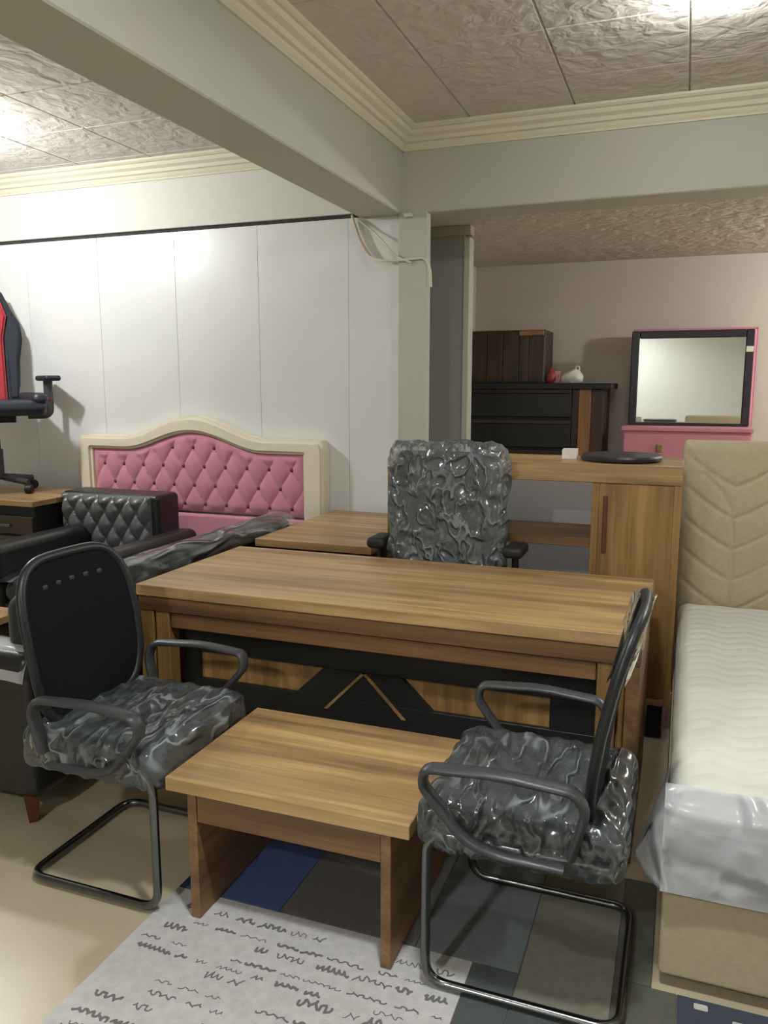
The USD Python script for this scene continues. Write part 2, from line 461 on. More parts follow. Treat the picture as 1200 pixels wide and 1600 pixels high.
yc = B2Y - 0.010
cable([(-1.845, WALLY - 0.02, 2.45), (-1.80, WALLY - 0.02, 2.31), (-1.74, WALLY - 0.022, 2.215), (-1.66, yc - 0.005, 2.185), (-1.54, yc, 2.18), (-1.39, yc, 2.19), (-1.362, yc, 2.13), (-1.357, yc, 2.03)], 0.0075, 'cable_white')
cable([(-1.84, WALLY - 0.032, 2.45), (-1.785, WALLY - 0.034, 2.30), (-1.72, WALLY - 0.03, 2.21)], 0.006, 'cable_tan')
cable([(-1.80, WALLY - 0.02, 2.42), (-1.72, WALLY - 0.025, 2.36), (-1.62, yc - 0.004, 2.27), (-1.56, yc, 2.20), (-1.47, yc, 2.165)], 0.006, 'cable_white')
obj('junction', soft(-1.515, -1.465, yc - 0.02, yc + 0.006, 2.408, 2.428, 0.006, 10), 'white_gloss', cb)

# ================================================================== RUG
rug = thing('patchwork_rug', 'patchwork rug with white script patch and blue, grey and olive rectangles', 'rug', (-0.4, 1.6, 0))
obj('backing', bx(-1.35, 0.60, 0.6, 1.912, 0.0005, 0.0045, 0.001), 'rug_dark_grey', rug)
obj('backing', bx(-1.35, 0.0, 1.912, 2.36, 0.0005, 0.0045, 0.001), 'rug_dark_grey', rug)
for x0, x1, y0, y1, nm in [(-1.35, -0.44, 0.6, 1.845, 'white'), (-1.35, -1.01, 1.845, 2.36, 'blue'), (-1.01, -0.60, 1.845, 2.36, 'dark_grey'), (-0.60, -0.32, 1.845, 2.36, 'blue_grey'),
                           (-0.32, -0.09, 1.76, 2.36, 'olive'), (-0.44, -0.32, 0.6, 1.845, 'slate'), (-0.32, -0.09, 0.6, 1.76, 'slate'), (-0.09, 0.06, 0.6, 1.912, 'moss'), (-0.09, 0.0, 1.912, 2.36, 'moss'),
                           (0.06, 0.60, 0.6, 1.912, 'navy')]:
    obj('patch', bx(x0 + 0.0015, x1 - 0.0015, y0 + 0.0015, y1 - 0.0015, 0.004, 0.0075, 0.001), 'rug_' + nm, rug)
strokes = []
row = 1.775
while row > 0.66:
    amp = rng.choice([0.007, 0.010, 0.014, 0.018])
    x = -1.32 + rng.uniform(0, 0.05)
    while x < -0.48:
        L = rng.uniform(0.03, 0.12)
        n = max(4, int(L / 0.003))
        ph, kf = rng.uniform(0, 6), rng.uniform(220, 420)
        if rng.random() < 0.72:
            pts = [(x + i * 0.003 + 0.003 * math.sin(ph + i * 1.3), row + amp * (0.8 * math.sin(ph + kf * i * 0.003) * rng.uniform(0.4, 1) + 0.3 * math.sin(40 * i * 0.003))) for i in range(n)]
            pts = [q for q in pts if q[0] < -0.46]
            if len(pts) > 3:
                strokes.append(LineString(pts).buffer(rng.choice([0.0014, 0.0022, 0.0036]), quad_segs=2))
        x += L + rng.uniform(0.006, 0.035)
    row -= 2.1 * amp + rng.uniform(0.012, 0.03)
obj('script_print', extr(unary_union(strokes).simplify(0.0006), 0.0006).apply_translation((0, 0, 0.0073)), 'rug_ink', rug, smooth=False, kind='stuff')
dots = [sbox(x - .012, y - .006, x + .012, y + .006).buffer(0.004) for x, y in [(0.115, 1.885), (0.20, 1.855), (0.31, 1.87), (0.16, 1.78), (0.27, 1.76), (0.40, 1.85), (0.12, 1.66), (0.36, 1.70)]]
for d in dots:
    obj('pale_mark', extr(d, 0.0008).apply_translation((0, 0, 0.0072)), 'rug_white', rug, smooth=False)
RUGZ = 0.0076

# ================================================================== DESK
D = thing('office_desk', 'long walnut office desk with black braced front panel behind the small table', 'desk', (-1.0, 2.82, 0))
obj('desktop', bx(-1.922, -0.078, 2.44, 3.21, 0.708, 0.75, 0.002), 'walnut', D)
obj('front_rail', bx(-1.918, -0.082, 2.446, 2.478, 0.650, 0.7078, 0.003), 'edge_band', D)
obj('front_rail', bx(-1.780, -0.215, 2.456, 2.488, 0.588, 0.6480, 0.003), 'edge_band', D)
obj('back_rail', bx(-1.88, -0.122, 3.17, 3.20, 0.600, 0.7078, 0.003), 'edge_band', D)
for x0, x1 in ((-1.918, -1.855), (-1.845, -1.785), (-0.212, -0.152), (-0.144, -0.128)):
    obj('leg_post', bx(x0, x1, 2.452, 2.515, 0, 0.6495, 0.003), 'walnut_up', D)
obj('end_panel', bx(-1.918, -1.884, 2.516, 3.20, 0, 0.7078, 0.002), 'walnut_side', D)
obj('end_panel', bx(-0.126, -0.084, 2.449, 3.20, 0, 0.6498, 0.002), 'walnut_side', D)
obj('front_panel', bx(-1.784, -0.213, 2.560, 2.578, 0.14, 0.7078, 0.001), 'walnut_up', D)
YB0, YB1 = 2.538, 2.5598
obj('black_rail', bx(-1.784, -0.213, YB0, YB1, 0.478, 0.588, 0.002), 'black_panel', D)
obj('black_rail', bx(-1.784, -0.213, YB0, YB1, 0.14, 0.368, 0.002), 'black_panel', D)
obj('black_stile', bx(-1.784, -1.715, YB0, YB1, 0.368, 0.478, 0.001), 'black_panel', D)
obj('black_stile', bx(-0.365, -0.213, YB0, YB1, 0.368, 0.478, 0.001), 'black_panel', D)
obj('black_brace', xz(Polygon([(-1.30, .368), (-0.77, .368), (-0.885, .478), (-1.185, .478)]), YB0, YB1), 'black_panel', D)
for s in (-1, 1):
    ax, bxx = -1.025, -1.025 + s * 0.15
    pl = Polygon([(ax - 0.006 * s, .478), (ax + 0.008 * s, .478), (bxx + 0.008 * s, .325), (bxx - 0.006 * s, .325)])
    obj('wood_strip', xz(pl, YB0 - 0.006, YB0 - 0.0003), 'walnut_up', D)
obj('black_foot', bx(-1.92, -1.80, 2.60, 3.15, 0.0, 0.012, 0.002), 'black_matte', D)

# ================================================================== SMALL TABLE in front
z0 = RUGZ + 0.0002
B = thing('coffee_table', 'small low walnut table in front of the long desk on the patchwork rug', 'table', (-0.94, 1.98, z0))
obj('tabletop', bx(-1.295, -0.58, 1.728, 2.245, 0.386, 0.425, 0.002), 'walnut', B)
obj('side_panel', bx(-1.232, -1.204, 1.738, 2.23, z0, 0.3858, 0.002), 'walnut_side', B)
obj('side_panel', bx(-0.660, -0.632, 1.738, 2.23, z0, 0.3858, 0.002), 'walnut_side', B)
obj('apron', bx(-1.2038, -0.6602, 1.742, 1.764, 0.300, 0.3858, 0.002), 'edge_band', B)
obj('apron', bx(-1.2038, -0.6602, 2.205, 2.227, 0.300, 0.3858, 0.002), 'edge_band', B)

# ================================================================== VISITOR CHAIRS (cantilever); modelled facing +x about the base
TR, HW, FX, RX = 0.0125, 0.235, 0.235, -0.235


def back_point(s, y):
    """s from 0 (bottom) to 1 (top) along the reclined, slightly hollow back."""
    x = -0.135 - 0.085 * s + 0.012 * np.sin(math.pi * s) - 0.018 * (1 - (y / 0.24) ** 2)
    return np.stack([x, y, 0.475 + 0.495 * s], -1)


def half_width(s):
    return (0.205 + 0.035 * np.sin(math.pi * np.clip(s * 0.95, 0, 1)) ** 0.7) * np.maximum(1 - np.abs(2 * s - 1) ** 4.5, 0) ** (1 / 4.5)


def back_sheet(off):
    def f(u, vv):
        y = (vv * 2 - 1) * half_width(u)
        q = back_point(u, y)
        q[:, 0] += off
        return q
    return f


def make_visitor_chair(label, loc, rotz, topwrap):
    CH = thing('visitor_chair', label, 'chair', loc, rotz=rotz)
    fr = fillet([(-0.20, HW, 0.415), (FX, HW, 0.415), (FX, HW, TR), (RX, HW, TR), (RX, -HW, TR), (FX, -HW, TR), (FX, -HW, 0.415), (-0.20, -HW, 0.415)], 0.06, 7)
    obj('sled_frame', tube(fr, TR, 12), 'steel_tube', CH, smooth=True)
    for x in (-0.15, 0.16):
        obj('cross_bar', tube([(x, -HW, 0.415), (x, HW, 0.415)], 0.010, 10), 'steel_tube', CH, smooth=True)
    seat = soft(-0.22, 0.25, -0.235, 0.235, 0.424, 0.486, 0.030, 16, 0.035)
    v = np.array(seat.vertices)
    v[:, 2] -= np.where(v[:, 0] > 0.12, 0.35 * (v[:, 0] - 0.12) ** 2 * 6, 0) * (v[:, 2] > 0.44)
    seat.vertices = v
    obj('seat', seat, 'seat_fabric', CH, smooth=True)
    wrap = soft(-0.226, 0.258, -0.246, 0.246, 0.366, 0.496, 0.04, 16, 0.016)
    v = np.array(wrap.vertices)
    n = np.array(wrap.vertex_normals)
    rid = np.sin(v[:, 0] * 95 + v[:, 1] * 60 + 5 * meshkit.fbm(v * 9, 2, 3)) * 0.5 + 0.5
    v += n * (0.006 * rid ** 2 + 0.007 * meshkit.fbm(v * 22, 3, 5))[:, None]
    v[:, 2] = np.maximum(v[:, 2], 0.36)
    wrap.vertices = v
    obj('plastic_wrap', wrap, 'seat_film', CH, smooth=True, label='crinkled clear plastic wrapped round the seat')
    fwd = grid(40, 13, back_sheet(0.004))
    bwd = grid(40, 13, back_sheet(-0.004))
    bwd.invert()
    obj('backrest', cat(fwd, bwd), 'black_mesh', CH, smooth=True)
    th = np.linspace(0, 2 * math.pi, 56, endpoint=False)
    ss = 0.5 + 0.5 * np.sign(np.sin(th)) * np.abs(np.sin(th)) ** (2 / 4.5)
    side = np.sign(np.cos(th))
    rim = back_point(ss, half_width(ss) * side)
    obj('back_frame', tube(rim, (0.013, 0.016), 8, closed=True, side=(1, 0, 0.2)), 'dark_plastic', CH, smooth=True)
    for k in range(5):   # row of slots near the top
        y = -0.12 + k * 0.06
        q = back_point(np.array([0.84 - 0.004 * abs(k - 2)]), np.array([y]))[0]
        obj('slot', xf(soft(-0.006, 0.006, -0.011, 0.011, -0.008, 0.008, 0.004, 8), t=tuple(q)), 'grey_plastic', CH, smooth=True)
    if topwrap:
        cap = []
        for s_, o_ in ((1, 0.020), (-1, -0.018)):
            g = grid(14, 26, lambda u, vv, o_=o_: back_sheet(0)(0.76 + 0.265 * u, vv) + np.stack([o_ + 0.010 * (meshkit.fbm(np.stack([u * 5, vv * 9, 0 * u + o_ * 90], 1), 3, 4) - 0.5), 0.018 * (vv * 2 - 1), 0.012 * u], 1))
            if s_ < 0:
                g.invert()
            cap.append(g)
        obj('back_wrap', cat(*cap), 'seat_film', CH, smooth=True, label='clear plastic left over the top of the backrest')
    for s in (-1, 1):
        arm = fillet([(-0.115, s * 0.262, 0.44), (-0.145, s * 0.268, 0.56), (-0.12, s * 0.275, 0.605), (0.06, s * 0.28, 0.618), (0.225, s * 0.28, 0.605), (0.235, s * 0.275, 0.56), (0.13, s * 0.262, 0.43), (0.05, s * 0.25, 0.402), (-0.10, s * 0.25, 0.402)], 0.045, 6)
        obj('armrest', tube(arm, (0.024, 0.0115), 10, side=(0, 1, 0)), 'grey_plastic', CH, smooth=True)


make_visitor_chair('black mesh visitor chair on a steel sled frame left of the small table', (-1.565, 1.955, RUGZ), 0.001, False)
make_visitor_chair('black mesh visitor chair with plastic-wrapped seat between small table and wrapped bed', (-0.300, 1.96, RUGZ), 180.0, True)

# ================================================================== WRAPPED OFFICE CHAIR behind the desk
EX = thing('office_chair', 'tall office chair wrapped in crinkled plastic behind the long desk', 'chair', (-0.945, 3.05, 0))
bk = soft(-1.17, -0.72, 3.262, 3.345, 0.56, 1.215, 0.038, 16, 0.05)
obj('backrest', bk, 'seat_fabric', EX, smooth=True)
wr = soft(-1.197, -0.688, 3.244, 3.372, 0.60, 1.250, 0.045, 16, 0.014)
v = np.array(wr.vertices)
n = np.array(wr.vertex_normals)
f1 = meshkit.fbm(v * 11, 3, 2)
fold = np.abs(np.sin(9 * (v[:, 0] + 0.9) + 14 * v[:, 2] + 6 * f1)) ** 3
fold2 = np.abs(np.sin(-12 * (v[:, 0] + 0.9) + 9 * v[:, 2] + 7 * f1)) ** 4
v += n * (0.010 * fold + 0.010 * fold2 + 0.012 * (f1 - 0.5))[:, None]
wr.vertices = v
obj('plastic_wrap', wr, 'bubble_film', EX, smooth=True, label='crinkled bubble plastic pulled over the backrest')
es = soft(-1.18, -0.71, 2.78, 3.255, 0.45, 0.535, 0.04, 16)
obj('seat', es, 'seat_fabric', EX, smooth=True)
for s in (-1, 1):
    x = -0.945 + s * 0.305
    obj('armrest', tube(fillet([(-0.945 + s * 0.22, 3.20, 0.47), (x, 3.24, 0.49), (x, 3.30, 0.60), (x, 3.30, 0.79)], 0.06, 5), (0.022, 0.014), 10, side=(0, 1, 0)), 'black_matte', EX, smooth=True)
    obj('arm_pad', soft(x - 0.042, x + 0.042, 3.222, 3.385, 0.782, 0.83, 0.018, 12), 'black_matte', EX, smooth=True)
obj('gas_column', lathe([(0, 0.10), (0.028, 0.10), (0.028, 0.30), (0.018, 0.30), (0.018, 0.45), (0, 0.45)], 16, (-0.945, 3.02, 0)), 'black_matte', EX)
for k in range(5):
    a = math.radians(90 + 72 * k)
    dx, dy = math.cos(a), math.sin(a)
    obj('base_arm', tube([(-0.945, 3.02, 0.11), (-0.945 + 0.27 * dx, 3.02 + 0.27 * dy, 0.075)], (0.022, 0.016), 8), 'black_matte', EX)
    obj('caster', trimesh.creation.cylinder(0.03, 0.035, sections=16, transform=trimesh.transformations.translation_matrix((-0.945 + 0.27 * dx, 3.02 + 0.27 * dy, 0.03)) @ trimesh.transformations.rotation_matrix(math.pi / 2, (dy + 0.3, -dx, 0))), 'black_matte', EX)

# ================================================================== CABINET behind the desk
K = thing('open_cabinet', 'walnut cabinet with open bay and one door behind the wrapped office chair', 'cabinet', (-0.63, 3.61, 0))
KX0, KX1, KY0, KY1 = -1.262, 0.006, 3.42, 3.80
obj('top_board', bx(KX0, KX1, KY0, KY1, 1.092, 1.172, 0.003), 'walnut', K)
obj('side_board', bx(KX0, KX0 + 0.03, KY0 + 0.002, KY1, 0.15, 1.0918, 0.002), 'walnut_up', K)
obj('side_board', bx(KX1 - 0.03, KX1, KY0 + 0.002, KY1, 0.15, 1.0918, 0.002), 'walnut_up', K)
obj('divider', bx(-0.348, -0.318, KY0 + 0.004, KY1 - 0.02, 0.18, 1.0918, 0.002), 'walnut_up', K)
obj('bottom_board', bx(KX0 + 0.0302, KX1 - 0.0302, KY0 + 0.002, KY1, 0.15, 0.18, 0.002), 'walnut', K)
obj('shelf', bx(KX0 + 0.0302, -0.3482, KY0 + 0.004, KY1 - 0.02, 0.815, 0.853, 0.002), 'edge_band', K)
obj('shelf', bx(KX0 + 0.0302, -0.3482, KY0 + 0.03, KY1 - 0.02, 0.46, 0.49, 0.002), 'edge_band', K)
dr = obj('door', bx(-0.3176, -0.0245, KY0 + 0.002, KY0 + 0.022, 0.182, 1.090, 0.002), 'walnut_up', K)
obj('handle', bx(-0.300, -0.282, KY0 - 0.012, KY0 + 0.0018, 0.80, 1.04, 0.003), 'foot_wood', dr)
for x in (KX0 + 0.08, KX1 - 0.06):
    for y in (KY0 + 0.05, KY1 - 0.06):
        obj('foot', bx(x - 0.03, x + 0.03, y - 0.03, y + 0.03, 0, 0.1498, 0.003), 'black_matte', K)
SM = thing('standing_mattress', 'white mattress standing upright behind the open bay of the walnut cabinet', 'mattress', (-0.62, 4.1, 0))
obj('body', soft(-1.20, -0.05, 4.02, 4.20, 0.0, 1.06, 0.045, 14), 'mattress_border', SM, smooth=True)
obj('piping', tube(fillet([(-1.19, 4.025, 0.03), (-0.06, 4.025, 0.03), (-0.06, 4.025, 1.05), (-1.19, 4.025, 1.05)], 0.04, 4), 0.006, 8), 'white_gloss', SM, smooth=True)
ST = thing('stool_seat', 'flat round black stool seat lying on top of the walnut cabinet', 'stool', (-0.25, 3.62, 1.172))
obj('seat', lathe([(0, 0), (0.155, 0), (0.17, 0.006), (0.172, 0.018), (0.165, 0.026), (0, 0.028)], 36, (-0.25, 3.61, 1.1724)), 'mirror_frame', ST)
CT = thing('small_carton', 'tiny white carton beside the round stool seat on the cabinet', 'carton', (-0.47, 3.60, 1.172))
obj('body', bx(-0.50, -0.435, 3.58, 3.63, 1.1722, 1.21, 0.002), 'white_gloss', CT)
obj('flap', xf(bx(-0.033, 0.033, -0.025, 0.025, -0.001, 0.001, 0.0004), rx=8, t=(-0.4675, 3.605, 1.2135)), 'white_gloss', CT)

# desk-height side unit behind the desk's left half
U = thing('side_unit', 'walnut side unit behind the left half of the desk against the panelled wall', 'side table', (-1.64, 3.87, 0))
obj('tabletop', bx(-1.95, -1.335, 3.40, 4.36, 0.712, 0.75, 0.002), 'walnut', U)
obj('body', bx(-1.93, -1.365, 3.43, 4.34, 0.08, 0.7118, 0.002), 'dark_walnut', U)
obj('plinth', bx(-1.90, -1.39, 3.46, 4.31, 0, 0.0798, 0.002), 'black_matte', U)
obj('drawer_front', bx(-1.915, -1.38, 3.412, 3.4296, 0.45, 0.70, 0.002), 'walnut_side', U)
obj('drawer_front', bx(-1.915, -1.38, 3.412, 3.4296, 0.10, 0.44, 0.002), 'walnut_side', U)

# ================================================================== PINK HEADBOARD
def tuft(x, z, sx, sz, amp):
    p_, q_ = x / (2 * sx) + z / (2 * sz), x / (2 * sx) - z / (2 * sz)
    return amp * (np.abs(np.sin(math.pi * p_)) * np.abs(np.sin(math.pi * q_))) ** 0.42


H = thing('headboard', 'pink button-tufted headboard with curved cream frame against the white wall', 'headboard', (-2.92, 4.37, 0))


def crest(x, base, peak, c=-2.93, w=0.52):
    t_ = np.clip(np.abs(np.asarray(x) - c) / w, 0, 1)
    return base + (peak - base) * (0.5 + 0.5 * np.cos(math.pi * t_)) ** 0.9


xs = np.linspace(-3.80, -2.03, 60)
top = [(x, crest(x, 1.165, 1.300)) for x in xs]
outer = Polygon([(-3.815, 0.0), (-3.825, 1.10), (-3.815, 1.145)] + top + [(-2.015, 1.14), (-2.005, 1.09), (-2.015, 0.0)])
xi = np.linspace(-3.715, -2.145, 60)
inner = Polygon([(-3.715, 0.30), (-3.715, 1.06)] + [(x, crest(x, 1.078, 1.195, w=0.50)) for x in xi] + [(-2.145, 1.06), (-2.145, 0.30)])
obj('frame', cat(xz(outer.difference(inner), 4.345, 4.415), xz(outer.buffer(-0.022).difference(inner.buffer(0.018)), 4.325, 4.3452), xz(outer, 4.4152, 4.425)), 'cream_lacquer', H, smooth=25)
TSX, TSZ = 0.0775, 0.120


def pad(u, vv):
    x = -3.72 + 1.58 * u
    zt = crest(x, 1.082, 1.200, w=0.50)
    z = 0.685 + (zt - 0.685) * vv
    edge = np.clip(np.minimum(np.minimum(u, 1 - u) * 1.58, np.minimum(vv, 1 - vv) * (zt - 0.685)) / 0.05, 0, 1) ** 0.5
    infield = (np.clip((zt - z - 0.02) / 0.05, 0, 1))
    d = 0.012 + 0.034 * edge + (tuft(x + 2.93, z - 0.62, TSX, TSZ, 0.024) - 0.024) * np.clip(infield, 0, 1) * edge
    return np.stack([x, 4.385 - d, z], 1)


obj('tufted_pad', grid(170, 60, pad), 'pink_velvet', H, smooth=True)
obj('lower_pad', soft(-3.72, -2.14, 4.345, 4.40, 0.31, 0.672, 0.02, 12), 'pink_velvet', H, smooth=40)
for j in range(0, 5):
    z = 0.62 + TSZ * j
    for i in range(-5, 6):
        x = -2.93 + 2 * TSX * i + (TSX if j % 2 else 0)
        if -3.66 < x < -2.2 and 0.72 < z < crest(x, 1.082, 1.200, w=0.5) - 0.035:
            obj('button', trimesh.creation.icosphere(1, 0.016).apply_translation((x, 4.366, z)), 'pink_button', H, smooth=True)

# ================================================================== BLACK SOFA along the desk's left end
SF = thing('black_sofa', 'long black sofa with its back against the left end of the desk', 'sofa', (-2.3, 2.9, 0))
SX0, SX1 = -2.66, -1.985
obj('base', soft(SX0 + 0.04, SX1 - 0.04, 1.97, 3.86, 0.11, 0.30, 0.02, 10), 'black_leather', SF, smooth=40)
obj('backrest', soft(SX1 - 0.17, SX1, 2.02, 3.88, 0.11, 0.79, 0.055, 16), 'black_leather', SF, smooth=True)
for y0, y1 in ((1.945, 2.13), (3.74, 3.90)):
    obj('armrest', soft(SX0, SX1 + (0.004 if y0 < 3 else -0.01), y0, y1, 0.10, 0.615, 0.04, 16), 'black_leather', SF, smooth=True)
for k in range(2):
    y0 = 2.135 + k * 0.80
    obj('seat_cushion', soft(SX0 + 0.01, SX1 - 0.175, y0, y0 + 0.795, 0.302, 0.44, 0.045, 14), 'black_leather', SF, smooth=True)
    bc = soft(SX1 - 0.30, SX1 - 0.172, y0 + 0.01, y0 + 0.785, 0.445, 0.73, 0.05, 14)
    obj('back_cushion', bc, 'black_leather', SF, smooth=True)
for x in (SX0 + 0.07, SX1 - 0.06):
    for y in (1.99, 3.83):
        obj('leg', lathe([(0, 0), (0.020, 0), (0.038, 0.112), (0, 0.112)], 4, (x, y, 0)), 'foot_wood', SF, smooth=False, label='brown tapered wooden leg')


def rail_film(u, vv):
    y = 2.10 + 1.76 * u
    a = math.pi * (vv * 1.15 - 0.075)
    r = 0.062 + 0.012 * meshkit.fbm(np.stack([y * 9, vv * 3, 0 * y], 1), 3, 8)
    return np.stack([SX1 - 0.072 + np.cos(a) * (r + 0.034) * 1.0, y, 0.745 + np.sin(a) * (r - 0.004)], 1)


obj('plastic_wrap', grid(120, 14, rail_film), 'clear_film', SF, smooth=True, label='clear plastic sheet over the top edge of the back')


def arm_film(u, vv):
    x = SX0 + 0.02 + (SX1 - SX0 - 0.03) * u
    y = 1.935 + 0.20 * vv
    z = 0.62 - 1.6 * (vv - 0.5) ** 4 + 0.010 * meshkit.fbm(np.stack([x * 12, y * 14, 0 * x], 1), 3, 6)
    return np.stack([x, y, z], 1)


obj('plastic_wrap', grid(50, 18, arm_film), 'milky_film', SF, smooth=True, label='milky plastic sheet lying on the near armrest')

# tufted armchair facing the camera
AC = thing('armchair', 'black armchair with button-tufted back between the pink headboard and sofa', 'armchair', (-3.15, 3.7, 0))
obj('base', soft(-3.50, -2.72, 3.20, 4.08, 0.10, 0.34, 0.03, 12), 'black_leather', AC, smooth=40)
obj('seat', soft(-3.36, -2.86, 3.17, 3.90, 0.345, 0.46, 0.045, 14), 'black_leather', AC, smooth=True)
obj('backrest', soft(-3.62, -2.90, 3.925, 4.15, 0.36, 0.845, 0.03, 14), 'black_leather', AC, smooth=40)


def apad(u, vv):
    x = -3.605 + 0.66 * u
    z = 0.40 + 0.435 * vv
    edge = np.clip(np.minimum(np.minimum(u, 1 - u) * 0.66, np.minimum(vv, 1 - vv) * 0.435) / 0.04, 0, 1) ** 0.5
    d = 0.002 + 0.022 * edge + tuft(x + 3.27, z - 0.40, 0.058, 0.085, 0.042) * edge
    return np.stack([x, 3.932 - d, z], 1)


obj('tufted_pad', grid(90, 60, apad), 'tuft_leather', AC, smooth=True, label='grey-black button-tufted front of the back')
for x0, x1 in ((-3.55, -3.38), (-2.84, -2.70)):
    obj('armrest', soft(x0, x1, 3.18, 4.05, 0.12, 0.645, 0.045, 14), 'black_leather', AC, smooth=True)
for x in (-3.44, -2.79):
    for y in (3.27, 4.0):
        obj('leg', lathe([(0, 0), (0.018, 0), (0.03, 0.105), (0, 0.105)], 12, (x, y, 0)), 'foot_wood', AC)


def seat_film(u, vv):
    x = -3.37 + 0.52 * u
    y = 3.15 + 0.6 * vv
    z = 0.474 - 0.02 * (1 - vv) ** 6 + 0.03 * meshkit.fbm(np.stack([x * 8, y * 8, 0 * x], 1), 3, 9)
    return np.stack([x, y, z], 1)


obj('plastic_wrap', grid(36, 40, seat_film), 'clear_film', AC, smooth=True, label='clear plastic sheet on the seat')

# low table in front of the sofa, at the left edge
LT = thing('low_table', 'small tan wooden table with dark sides at the left edge behind the sofa arm', 'table', (-3.15, 2.55, 0))
obj('tabletop', bx(-3.50, -2.80, 2.34, 2.76, 0.44, 0.475, 0.003), 'walnut', LT)
obj('side_panel', bx(-2.86, -2.83, 2.37, 2.73, 0, 0.4398, 0.002), 'dark_walnut', LT)
obj('side_panel', bx(-3.47, -3.44, 2.37, 2.73, 0, 0.4398, 0.002), 'dark_walnut', LT)
obj('apron', bx(-3.4398, -2.8602, 2.372, 2.392, 0.34, 0.4398, 0.002), 'dark_drawer', LT)

# sideboard carrying the gaming chair
TB = thing('sideboard', 'dark sideboard with tan wooden top under the red gaming chair', 'sideboard', (-4.35, 3.98, 0))
obj('top_board', bx(-5.05, -3.65, 3.72, 4.30, 0.765, 0.800, 0.003), 'walnut', TB)
obj('body', bx(-5.03, -3.67, 3.75, 4.29, 0.06, 0.7648, 0.002), 'black_matte', TB)
for k in range(3):
    x0 = -5.02 + k * 0.452
    df = obj('drawer', bx(x0, x0 + 0.442, 3.728, 3.7498, 0.59, 0.70, 0.003), 'dark_drawer', TB)
    obj('handle', bx(x0 + 0.16, x0 + 0.28, 3.716, 3.7278, 0.635, 0.65, 0.002), 'steel_tube', df)
    obj('door', bx(x0, x0 + 0.442, 3.728, 3.7498, 0.09, 0.575, 0.003), 'dark_walnut', TB)
obj('plinth', bx(-5.0, -3.70, 3.78, 4.26, 0, 0.0598, 0.002), 'black_matte', TB)

# gaming chair, turned a little to the right; modelled facing -y about its base
GC = thing('gaming_chair', 'red and black gaming chair standing on the sideboard at the left edge', 'gaming chair', (-4.17, 3.99, 0.8005), rotz=57)
gb = []


def wing(poly, y0, y1):
    return xz(poly, y0, y1)


shell = Polygon([(-0.17, 0.56), (0.17, 0.56), (0.20, 0.70), (0.215, 0.86), (0.245, 1.00), (0.24, 1.10), (0.19, 1.20), (0.15, 1.30), (0.09, 1.34), (-0.09, 1.34), (-0.15, 1.30), (-0.19, 1.20), (-0.24, 1.10), (-0.245, 1.00), (-0.215, 0.86), (-0.20, 0.70)])
SHX = 12


def recline(m):
    v = np.array(m.vertices)
    v[:, 1] += (v[:, 2] - 0.56) * 0.20
    m.vertices = v
    return m


obj('back_shell', recline(cat(xz(shell.buffer(0.012), 0.19, 0.24), xz(shell.buffer(-0.01), 0.17, 0.19))), 'navy_leather', GC, smooth=35)
for s in (-1, 1):
    pl = Polygon([(s * 0.115, 0.60), (s * 0.175, 0.60), (s * 0.195, 0.72), (s * 0.205, 0.88), (s * 0.232, 1.0), (s * 0.226, 1.09), (s * 0.17, 1.15), (s * 0.13, 1.0)])
    obj('side_bolster', recline(cat(xz(pl, 0.12, 0.17), xz(pl.buffer(-0.015), 0.105, 0.12))), 'navy_leather', GC, smooth=35)
ctr = Polygon([(-0.11, 0.58), (0.11, 0.58), (0.125, 1.0), (0.16, 1.15), (0.12, 1.29), (-0.12, 1.29), (-0.16, 1.15), (-0.125, 1.0)])
obj('red_back_pad', recline(cat(xz(ctr, 0.135, 0.17), xz(ctr.buffer(-0.018), 0.12, 0.135))), 'red_leather', GC, smooth=35)
obj('seat', soft(-0.265, 0.265, -0.27, 0.21, 0.50, 0.60, 0.045, 14), 'navy_leather', GC, smooth=True)
for s in (-1, 1):
    obj('seat_bolster', soft(min(s * 0.17, s * 0.275), max(s * 0.17, s * 0.275), -0.27, 0.17, 0.56, 0.645, 0.04, 14), 'navy_leather', GC, smooth=True)
    obj('red_piping', tube([(s * 0.275, -0.24, 0.60), (s * 0.277, 0.15, 0.60)], 0.012, 8), 'red_leather', GC, smooth=True)
    obj('armrest_post', tube(fillet([(s * 0.20, 0.0, 0.50), (s * 0.335, 0.0, 0.50), (s * 0.335, 0.0, 0.72)], 0.04, 5), (0.02, 0.03), 10, side=(0, 1, 0)), 'grey_plastic', GC, smooth=True)
    obj('arm_pad', soft(s * 0.335 - 0.05, s * 0.335 + 0.05, -0.15, 0.13, 0.72, 0.755, 0.015, 12), 'navy_leather', GC, smooth=True)
obj('tilt_plate', bx(-0.10, 0.10, -0.12, 0.12, 0.455, 0.4998, 0.006), 'black_matte', GC)
obj('gas_column', lathe([(0, 0.09), (0.03, 0.09), (0.03, 0.28), (0.018, 0.285), (0.018, 0.455), (0, 0.455)], 16), 'grey_plastic', GC)
for k in range(5):
    a = math.radians(-54 + 72 * k)
    dx, dy = 0.225 * math.cos(a), 0.225 * math.sin(a)
    obj('base_arm', tube([(0, 0, 0.105), (dx, dy, 0.072)], (0.022, 0.018), 8), 'grey_plastic', GC)
    obj('caster', trimesh.creation.cylinder(0.03, 0.04, sections=16, transform=trimesh.transformations.translation_matrix((dx, dy, 0.03)) @ trimesh.transformations.rotation_matrix(math.pi / 2, (dy + 0.1, -dx, 0))), 'black_matte', GC)

